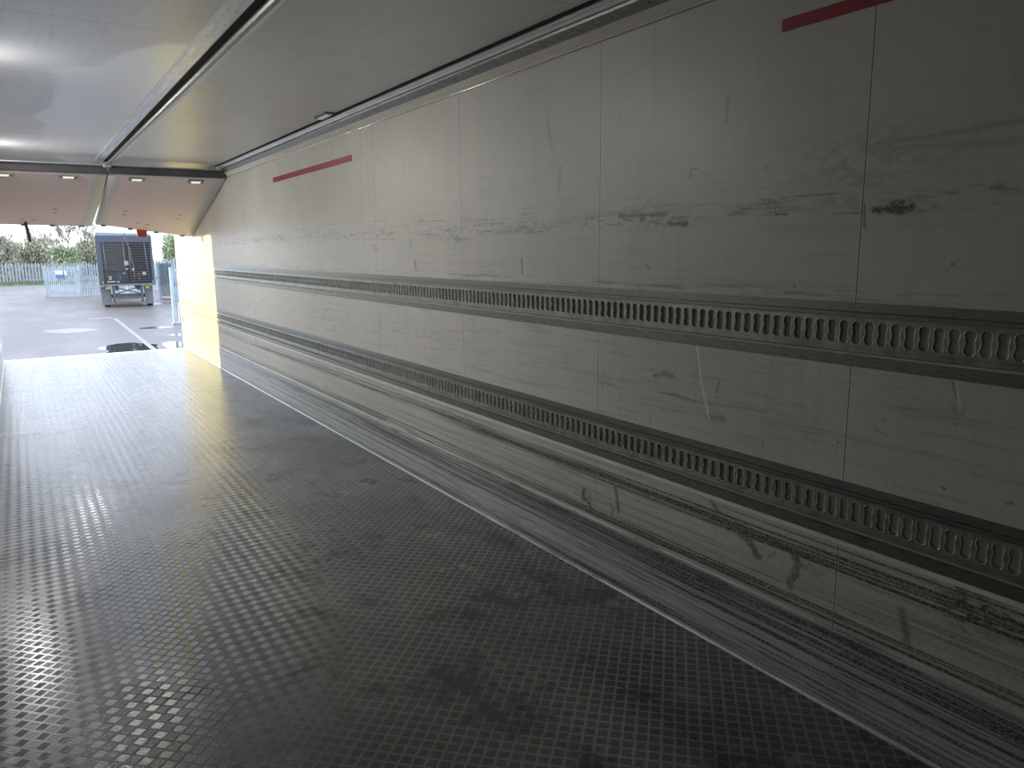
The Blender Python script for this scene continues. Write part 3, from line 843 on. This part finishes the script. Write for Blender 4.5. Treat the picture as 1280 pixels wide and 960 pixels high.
def palisade(name, label, cat, P0, P1, h, pitch, mat, posts=(), rails=(.28, .82), panelh=None, group=None, pw=.65, sign=False):
    P0 = Vector(P0); P1 = Vector(P1)
    L = (P1 - P0).length; d = (P1 - P0).normalized(); nrm = Vector((-d.y, d.x, 0))
    if nrm.y > 0: nrm = -nrm
    root = thing(name, label, cat, P0, group)
    b = BM(); n = int(L / pitch)
    for i in range(n):
        c = P0 + d * ((i + .5) * pitch)
        wv = pitch * pw / 2
        t = .02
        pr_ = [(-wv, .0), (-wv * .35, t), (wv * .35, t), (wv, .0)]
        zb, zt = P0.z + .05, P0.z + h - .12
        lo = []; hi = []
        for (a, q) in pr_:
            p = c + d * a + nrm * q
            lo.append(b.verts.new((p.x, p.y, zb))); hi.append(b.verts.new((p.x, p.y, zt)))
        tip = b.verts.new((c.x + nrm.x * .01, c.y + nrm.y * .01, P0.z + h))
        for k_ in range(3):
            b.faces.new((lo[k_], lo[k_ + 1], hi[k_ + 1], hi[k_])); b.faces.new((hi[k_], hi[k_ + 1], tip))
        b.faces.new((lo[3], lo[0], hi[0], hi[3])); b.faces.new((hi[3], hi[0], tip))
    part('pale_panel', b, mat, root)
    for rf in rails:
        b = BM(); z = P0.z + h * rf
        A = P0 - nrm * .03; B = P1 - nrm * .03
        add_hex(b, [(A.x, A.y, z), (B.x, B.y, z), (B.x - nrm.x * .04, B.y - nrm.y * .04, z), (A.x - nrm.x * .04, A.y - nrm.y * .04, z),
                    (A.x, A.y, z + .06), (B.x, B.y, z + .06), (B.x - nrm.x * .04, B.y - nrm.y * .04, z + .06), (A.x - nrm.x * .04, A.y - nrm.y * .04, z + .06)])
        part('rail', b, mat, root)
    for t in posts:
        c = P0 + d * (L * t)
        b = BM(); add_box(b, c.x - .07, c.x + .07, c.y - .05, c.y + .05, P0.z, P0.z + h + .03)
        part('post', b, mat, root)
    return root
palisade('palisade_fence', 'long grey palisade fence on the grass verge under the trees', 'fence', (-6, 84.3, ZG + .1), (6.2, 84.3, ZG + .1), 1.78, .26, M['fence_far'], (.28, .5, .72, .95))
palisade('palisade_fence', 'palisade fence to the right of the parked trailer, behind the gate leaf', 'fence', (6.6, 62, ZG), (11.2, 62, ZG), 2.25, .20, M['fence'], (.2, .72))
g1 = palisade('palisade_gate', 'pale open palisade gate with a white and blue sign', 'gate', (1.42, 57.0, ZG + .02), (3.28, 55.0, ZG + .02), 1.92, .165, M['gate'], (0, 1), (.10, .50, .82))
b = BM(); add_hex(b, [(1.98, 56.20, -.02), (2.36, 55.80, -.02), (2.36, 55.82, -.02), (1.98, 56.22, -.02), (1.98, 56.20, .22), (2.36, 55.80, .22), (2.36, 55.82, .22), (1.98, 56.22, .22)]); part('sign_board', b, M['sign_blue'], g1, label='blue lower sign')
b = BM(); add_hex(b, [(1.96, 56.20, .22), (2.36, 55.80, .22), (2.36, 55.82, .22), (1.96, 56.22, .22), (1.96, 56.20, .46), (2.36, 55.80, .46), (2.36, 55.82, .46), (1.96, 56.22, .46)]); part('sign_board', b, M['white'], g1, label='white upper sign')
b = BM(); add_hex(b, [(2.45, 55.70, .18), (2.60, 55.55, .18), (2.60, 55.57, .18), (2.45, 55.72, .18), (2.42, 55.70, .46), (2.53, 55.55, .46), (2.53, 55.57, .46), (2.42, 55.72, .46)]); part('notice', b, M['white'], g1, label='small white notice')
palisade('palisade_gate', 'darker gate leaf between the signed gate and the parked trailer', 'gate', (3.35, 56.5, ZG + .02), (6.1, 58.5, ZG + .02), 2.0, .20, M['fence'], (0, .5), (.20, .48, .85))
palisade('palisade_gate', 'gate leaf right of the trailer, seen almost edge on', 'gate', (7.20, 50.7, ZG + .05), (7.90, 49.93, ZG + .05), 2.10, .15, M['fence'], (0, 1), (.15, .5, .85), pw=.96)
root = thing('gate_post', 'tall pale steel gate post standing closest to the sunlit wall end', 'gate post', (5.0, 31.6, ZG))
b = BM(); add_box(b, 4.84, 4.95, 31.5, 31.6, ZG, .98); add_box(b, 5.06, 5.15, 31.5, 31.6, ZG, .90); part('post', b, M['gate'], root, .01)
b = BM(); add_box(b, 4.95, 5.06, 31.53, 31.58, -.30, .86); part('infill_plate', b, M['fence'], root)
b = BM(); add_box(b, 5.0, 5.16, 31.46, 31.5, .30, .48); part('latch', b, M['fence_far'], root)
b = BM(); add_box(b, 4.93, 5.2, 31.47, 31.5, -.34, -.28); part('cross_strap', b, M['fence_far'], root)
b = BM(); add_box(b, 4.78, 5.2, 31.4, 31.7, ZG, ZG + .05); part('base_plate', b, M['fence_far'], root)

# ------------------------------------------------------------------ the parked trailer
TY = 43.0
M['t_black'] = pm('trailer_black', (0.020, 0.020, 0.024), .45, vary=.2, vscale=2)
M['t_slat_l'] = pm('brownish_slats', (0.050, 0.045, 0.042), .42, vary=.25, vscale=1.5, stretch=(1, 1, 8))
M['t_slat_r'] = pm('black_slats', (0.018, 0.018, 0.021), .42, vary=.25, vscale=1.5, stretch=(1, 1, 8))
M['t_header'] = pm('slate_header', (0.050, 0.062, 0.085), .45)
M['t_roof'] = pm('pale_blue_roof', (0.20, 0.26, 0.30), .4)
M['t_side'] = pm('grey_blue_corner_post', (0.055, 0.060, 0.072), .45)
M['steel'] = pm('dull_steel', (0.14, 0.14, 0.14), .5, .3)
M['flap'] = pm('pale_mudflap', (0.13, 0.135, 0.145), .6)
M['amber'] = pm('yellow_green_reflector', (0.24, 0.25, 0.03), .4)
M['label_w'] = pm('white_label', (0.26, 0.26, 0.25), .5)
M['label_b'] = pm('blue_label', (0.06, 0.13, 0.24), .5)
M['label_y'] = pm('yellow_label', (0.25, 0.21, 0.09), .5)
X0, X1 = 3.33, 5.88
root = thing('parked_trailer', 'black lorry trailer parked rear-on in the yard, with ribbed shutter doors', 'trailer', ((X0 + X1) / 2, TY, ZG))
b = BM(); add_box(b, X0 + .02, X1 - .02, TY + .06, TY + 9.5, -.02, 2.38); part('body', b, M['t_black'], root)
b = BM(); add_box(b, X0, X1, TY - .02, TY + .10, 2.05, 2.40); part('header', b, M['t_header'], root, .02)
b = BM(); add_prism(b, [(X0 + .03, 2.40), (X1 - .03, 2.40), (X1 - .12, 2.50), (X0 + .03, 2.55)], TY + .02, TY + 9.5); part('roof', b, M['t_roof'], root)
b = BM(); add_box(b, X0, X0 + .24, TY - .02, TY + .10, .0, 2.05); part('corner_post', b, M['t_side'], root, .01)
b = BM(); add_box(b, X1 - .12, X1, TY - .02, TY + .10, .0, 2.05); part('corner_post', b, M['t_side'], root, .01)
for (a, c, mt, nm) in ((X0 + .25, X0 + 1.33, 't_slat_l', 'left brownish ribbed door'), (X0 + 1.35, X1 - .13, 't_slat_r', 'right black ribbed door')):
    prof = []
    nsl = 16
    zs = .62 if mt == 't_slat_l' else .05
    pitch = (2.02 - zs) / nsl
    prof = [(TY + .09, zs)]
    for i in range(nsl):
        z = zs + i * pitch
        prof += [(TY + .05, z + .004), (TY + .02, z + pitch * .25), (TY + .02, z + pitch * .85), (TY + .05, z + pitch - .004)]
    prof += [(TY + .09, zs + nsl * pitch)]
    b = BM(); add_prism(b, prof, a, c, axis='x'); part('door', b, M[mt], root, label=nm)
b = BM(); add_box(b, X0 + .25, X0 + 1.33, TY + .02, TY + .09, .05, .60); part('lower_door_board', b, M['t_slat_r'], root)
b = BM(); add_box(b, X0, X1 + .02, TY - .06, TY + .14, -.10, -.01); part('rear_sill', b, M['steel'], root, .01)
for xr_, xt in ((X0 + .40, X0 + .34), (X0 + 1.23, X0 + 1.23), (X0 + 1.47, X0 + 1.47), (X1 - .27, X1 - .36)):
    b = BM(); add_tube(b, [(xr_, TY - .01, 0), (xt, TY - .01, 2.04)], .022, 8)
    rod = part('lock_rod', b, M['steel'], root)
for hx in (X0 + .92, X0 + 1.82):
    b = BM(); pts = [(hx + .055 * math.sin(t), TY - .03, .36 + .17 * math.cos(t)) for t in [i * math.pi / 8 for i in range(17)]]
    add_tube(b, pts, .014, 6); part('door_handle', b, M['steel'], root)
for (px, pz, w_, h_, mt) in ((1.30, .98, .19, .22, 'label_w'), (1.60, .66, .13, .14, 'label_w'), (1.30, .68, .12, .07, 'label_w'), (1.16, .47, .16, .08, 'label_b'), (2.08, .45, .17, .15, 'label_w'),
                         (.52, .30, .15, .09, 'label_y'), (.52, .20, .15, .08, 'label_y'), (.55, .06, .36, .07, 'label_w'), (.86, .05, .12, .08, 'label_w'), (.18, .03, .07, .07, 'label_w'), (2.45, .02, .07, .07, 'label_w')):
    b = BM(); add_box(b, X0 + px - w_ / 2, X0 + px + w_ / 2, TY - .035, TY - .028, pz - h_ / 2 + .05, pz + h_ / 2 + .05)
    part('sticker', b, M[mt], root)
# under-run frame, flaps, lamps, axle
b = BM()
add_box(b, X0 + .55, X0 + .68, TY, TY + .12, -.95, -.10); add_box(b, X1 - .72, X1 - .59, TY, TY + .12, -.95, -.10)
add_box(b, X0 + .5, X1 - .5, TY + .02, TY + .1, -.55, -.50)
add_tube(b, [(X0 + .66, TY + .06, -.52), (X1 - .7, TY + .06, -.16)], .03, 6); add_tube(b, [(X0 + .66, TY + .06, -.16), (X1 - .7, TY + .06, -.52)], .03, 6)
part('underrun_frame', b, M['t_side'], root)
for xa, xb in ((X0 + .02, X0 + .50), (X1 - .55, X1 - .14)):
    b = BM(); add_hex(b, [(xa + .04, TY + .3, -1.06), (xb, TY + .3, -1.06), (xb, TY + .32, -1.06), (xa + .04, TY + .32, -1.06), (xa, TY + .3, -.14), (xb, TY + .3, -.14), (xb, TY + .32, -.14), (xa, TY + .32, -.14)]); part('mudflap', b, M['flap'], root)
b = BM(); add_box(b, X0 + .70, X1 - .74, TY + .3, TY + .33, -.80, -.57); part('spray_flap', b, M['flap'], root)
for xa in (X0 + .28, X1 - .48):
    b = BM(); add_box(b, xa, xa + .19, TY - .05, TY + .02, -.27, -.13); part('tail_lamp', b, M['amber'], root, .01)
TROOT = root
for yy in (TY + 1.2, TY + 2.5):
    for xa in (X0 + .12, X1 - .42):
        b = BM(); add_tube(b, [(xa, yy, ZG + .5), (xa + .03, yy, ZG + .5), (xa + .27, yy, ZG + .5), (xa + .30, yy, ZG + .5)], [.44, .50, .50, .44], 28)
        wh = part('wheel', b, M['rubber'], root)
    b = BM(); add_tube(b, [(X0 + .3, yy, ZG + .5), (X1 - .3, yy, ZG + .5)], .07, 10); part('axle', b, M['t_side'], root)
b = BM(); add_box(b, X0 + .7, X0 + .85, TY + .1, TY + 9, -.35, -.02); add_box(b, X1 - .85, X1 - .7, TY + .1, TY + 9, -.35, -.02); part('chassis_rail', b, M['t_side'], root)

TROOT.rotation_euler.z = math.radians(-5.0)      # parked slightly askew
# ------------------------------------------------------------------ trees and scrub beyond the fence
def tree(name, x, y, h, label, seed, spread=1.0, lean=0.0, buds=500, mat='bark', group='bare trees beyond the fence'):
    R_ = random.Random(seed)
    root = thing(name, label, 'tree' if 'tree' in name else 'shrub', (x, y, ZG + .25), group)
    b = BM(); tips = []
    def grow(p, d, L, r, lev):
        pts = [p]; rr = [r]
        n = 4
        for i in range(n):
            d = (d + Vector((R_.uniform(-.16, .16), R_.uniform(-.16, .16), R_.uniform(-.04, .12)))).normalized()
            p = p + d * L / n; pts.append(p); rr.append(r * (1 - .13 * (i + 1)))
        add_tube(b, pts, rr, 4 if lev else 6)
        if lev >= 5:
            tips.append(p); tips.append(pts[2]); return
        k_ = R_.choice((3, 3, 4)) if lev < 3 else 3
        for i in range(k_):
            a = R_.uniform(0, 6.283); sp_ = R_.uniform(.35, .85) * spread
            nd = (d + Vector((math.cos(a) * sp_, math.sin(a) * sp_, R_.uniform(-.05, .3)))).normalized()
            q = pts[-1] if i == 0 else pts[R_.choice((2, 3, 4))]
            grow(q, nd, L * R_.uniform(.58, .80), max(rr[-1] * R_.uniform(.55, .75), .038), lev + 1)
    base = Vector((x, y, ZG + .2))
    grow(base, Vector((lean, 0, 1)).normalized(), h * .27, h * .024, 0)
    part('trunk', b, M[mat], root)
    b = BM()
    for i in range(buds):
        c = R_.choice(tips) + Vector((R_.gauss(0, .25), R_.gauss(0, .25), R_.gauss(0, .25)))
        s_ = R_.uniform(.03, .07); a = R_.uniform(0, 6.28)
        u_ = Vector((math.cos(a), math.sin(a), R_.uniform(-.5, .5))) * s_; v_ = Vector((R_.uniform(-.5, .5), R_.uniform(-.5, .5), 1)) * s_
        b.faces.new([b.verts.new(c - u_), b.verts.new(c + v_), b.verts.new(c + u_), b.verts.new(c - v_)])
    part('buds', b, M['twig'], root, recalc=False)['kind'] = 'stuff'
    return root
def scrub(x, y, w_, h, label, seed, n=9000, mat='scrub'):
    R_ = random.Random(seed)
    root = thing('shrub', label, 'shrub', (x, y, ZG + .25), 'scrub beyond the fence')
    b = BM()
    tops = [(R_.uniform(-.5, .5) * w_, h * R_.uniform(.72, 1.05), R_.uniform(.5, .9)) for _ in range(9)]
    for (tx, th, tw) in tops:
        for q in range(5):
            e_ = tx + R_.uniform(-tw, tw) * .9
            pts = [Vector((x + tx * .6, y + R_.uniform(-.4, .4), ZG + .2))]
            for j in range(4):
                pts.append(pts[-1] + Vector(((e_ - tx * .6) * .25 + R_.uniform(-.12, .12), R_.uniform(-.15, .15), th * .27 * R_.uniform(.85, 1.05))))
            add_tube(b, pts, [.06, .05, .045, .04, .03], 4)
    part('stem', b, M['bark'], root)
    b = BM()
    for i in range(n):
        tx, th, tw = R_.choice(tops)
        t = R_.random() ** .75
        c = Vector((x + tx + R_.gauss(0, .42) * tw * (1.25 - .55 * t), y + R_.gauss(0, .45), ZG + .2 + t * th * R_.uniform(.92, 1.04)))
        s_ = R_.uniform(.035, .10); q = R_.uniform(0, 6.28)
        u_ = Vector((math.cos(q), math.sin(q), R_.uniform(-.6, .6))) * s_; v_ = Vector((R_.uniform(-.6, .6), R_.uniform(-.6, .6), 1)) * s_ * 1.5
        b.faces.new([b.verts.new(c - u_), b.verts.new(c + v_), b.verts.new(c + u_), b.verts.new(c - v_)])
    part('foliage', b, M[mat], root, recalc=False)['kind'] = 'stuff'
M['scrub_green'] = pm('fresh_green_scrub', (0.32, 0.36, 0.20), .85, vary=.35, vscale=1.2)
tree('bare_tree', -0.9, 101, 7.6, 'bare tree at the left edge of the opening, above the long fence', 11, 1.0, buds=900)
tree('bare_tree', 2.2, 106, 8.0, 'bare many-branched tree right of the short dark strap', 12, 1.1, buds=900)
tree('bare_tree', 4.6, 111, 8.4, 'bare tree rising behind the signed gate', 13, 1.0, buds=900)
tree('bare_tree', 7.6, 116, 9.0, 'bare tree just left of the parked trailer', 14, .8, buds=900)
tree('bare_tree', 16.2, 100, 7.8, 'bare tree between the parked trailer and the sunlit wall end', 15, .95, buds=900)
scrub(-1.7, 87.8, 3.0, 4.3, 'olive thicket behind the long fence at the left edge', 31)
scrub(1.3, 91.2, 2.6, 4.0, 'grey-green thicket behind the long fence and short strap', 32)
scrub(4.0, 94.6, 2.4, 3.5, 'greener thicket behind the signed gate', 33, mat='scrub_green')
scrub(7.0, 98.0, 2.4, 4.2, 'olive thicket against the left side of the parked trailer', 34)
scrub(14.6, 91, 4.2, 4.3, 'green thicket right of the parked trailer', 35, mat='scrub_green')
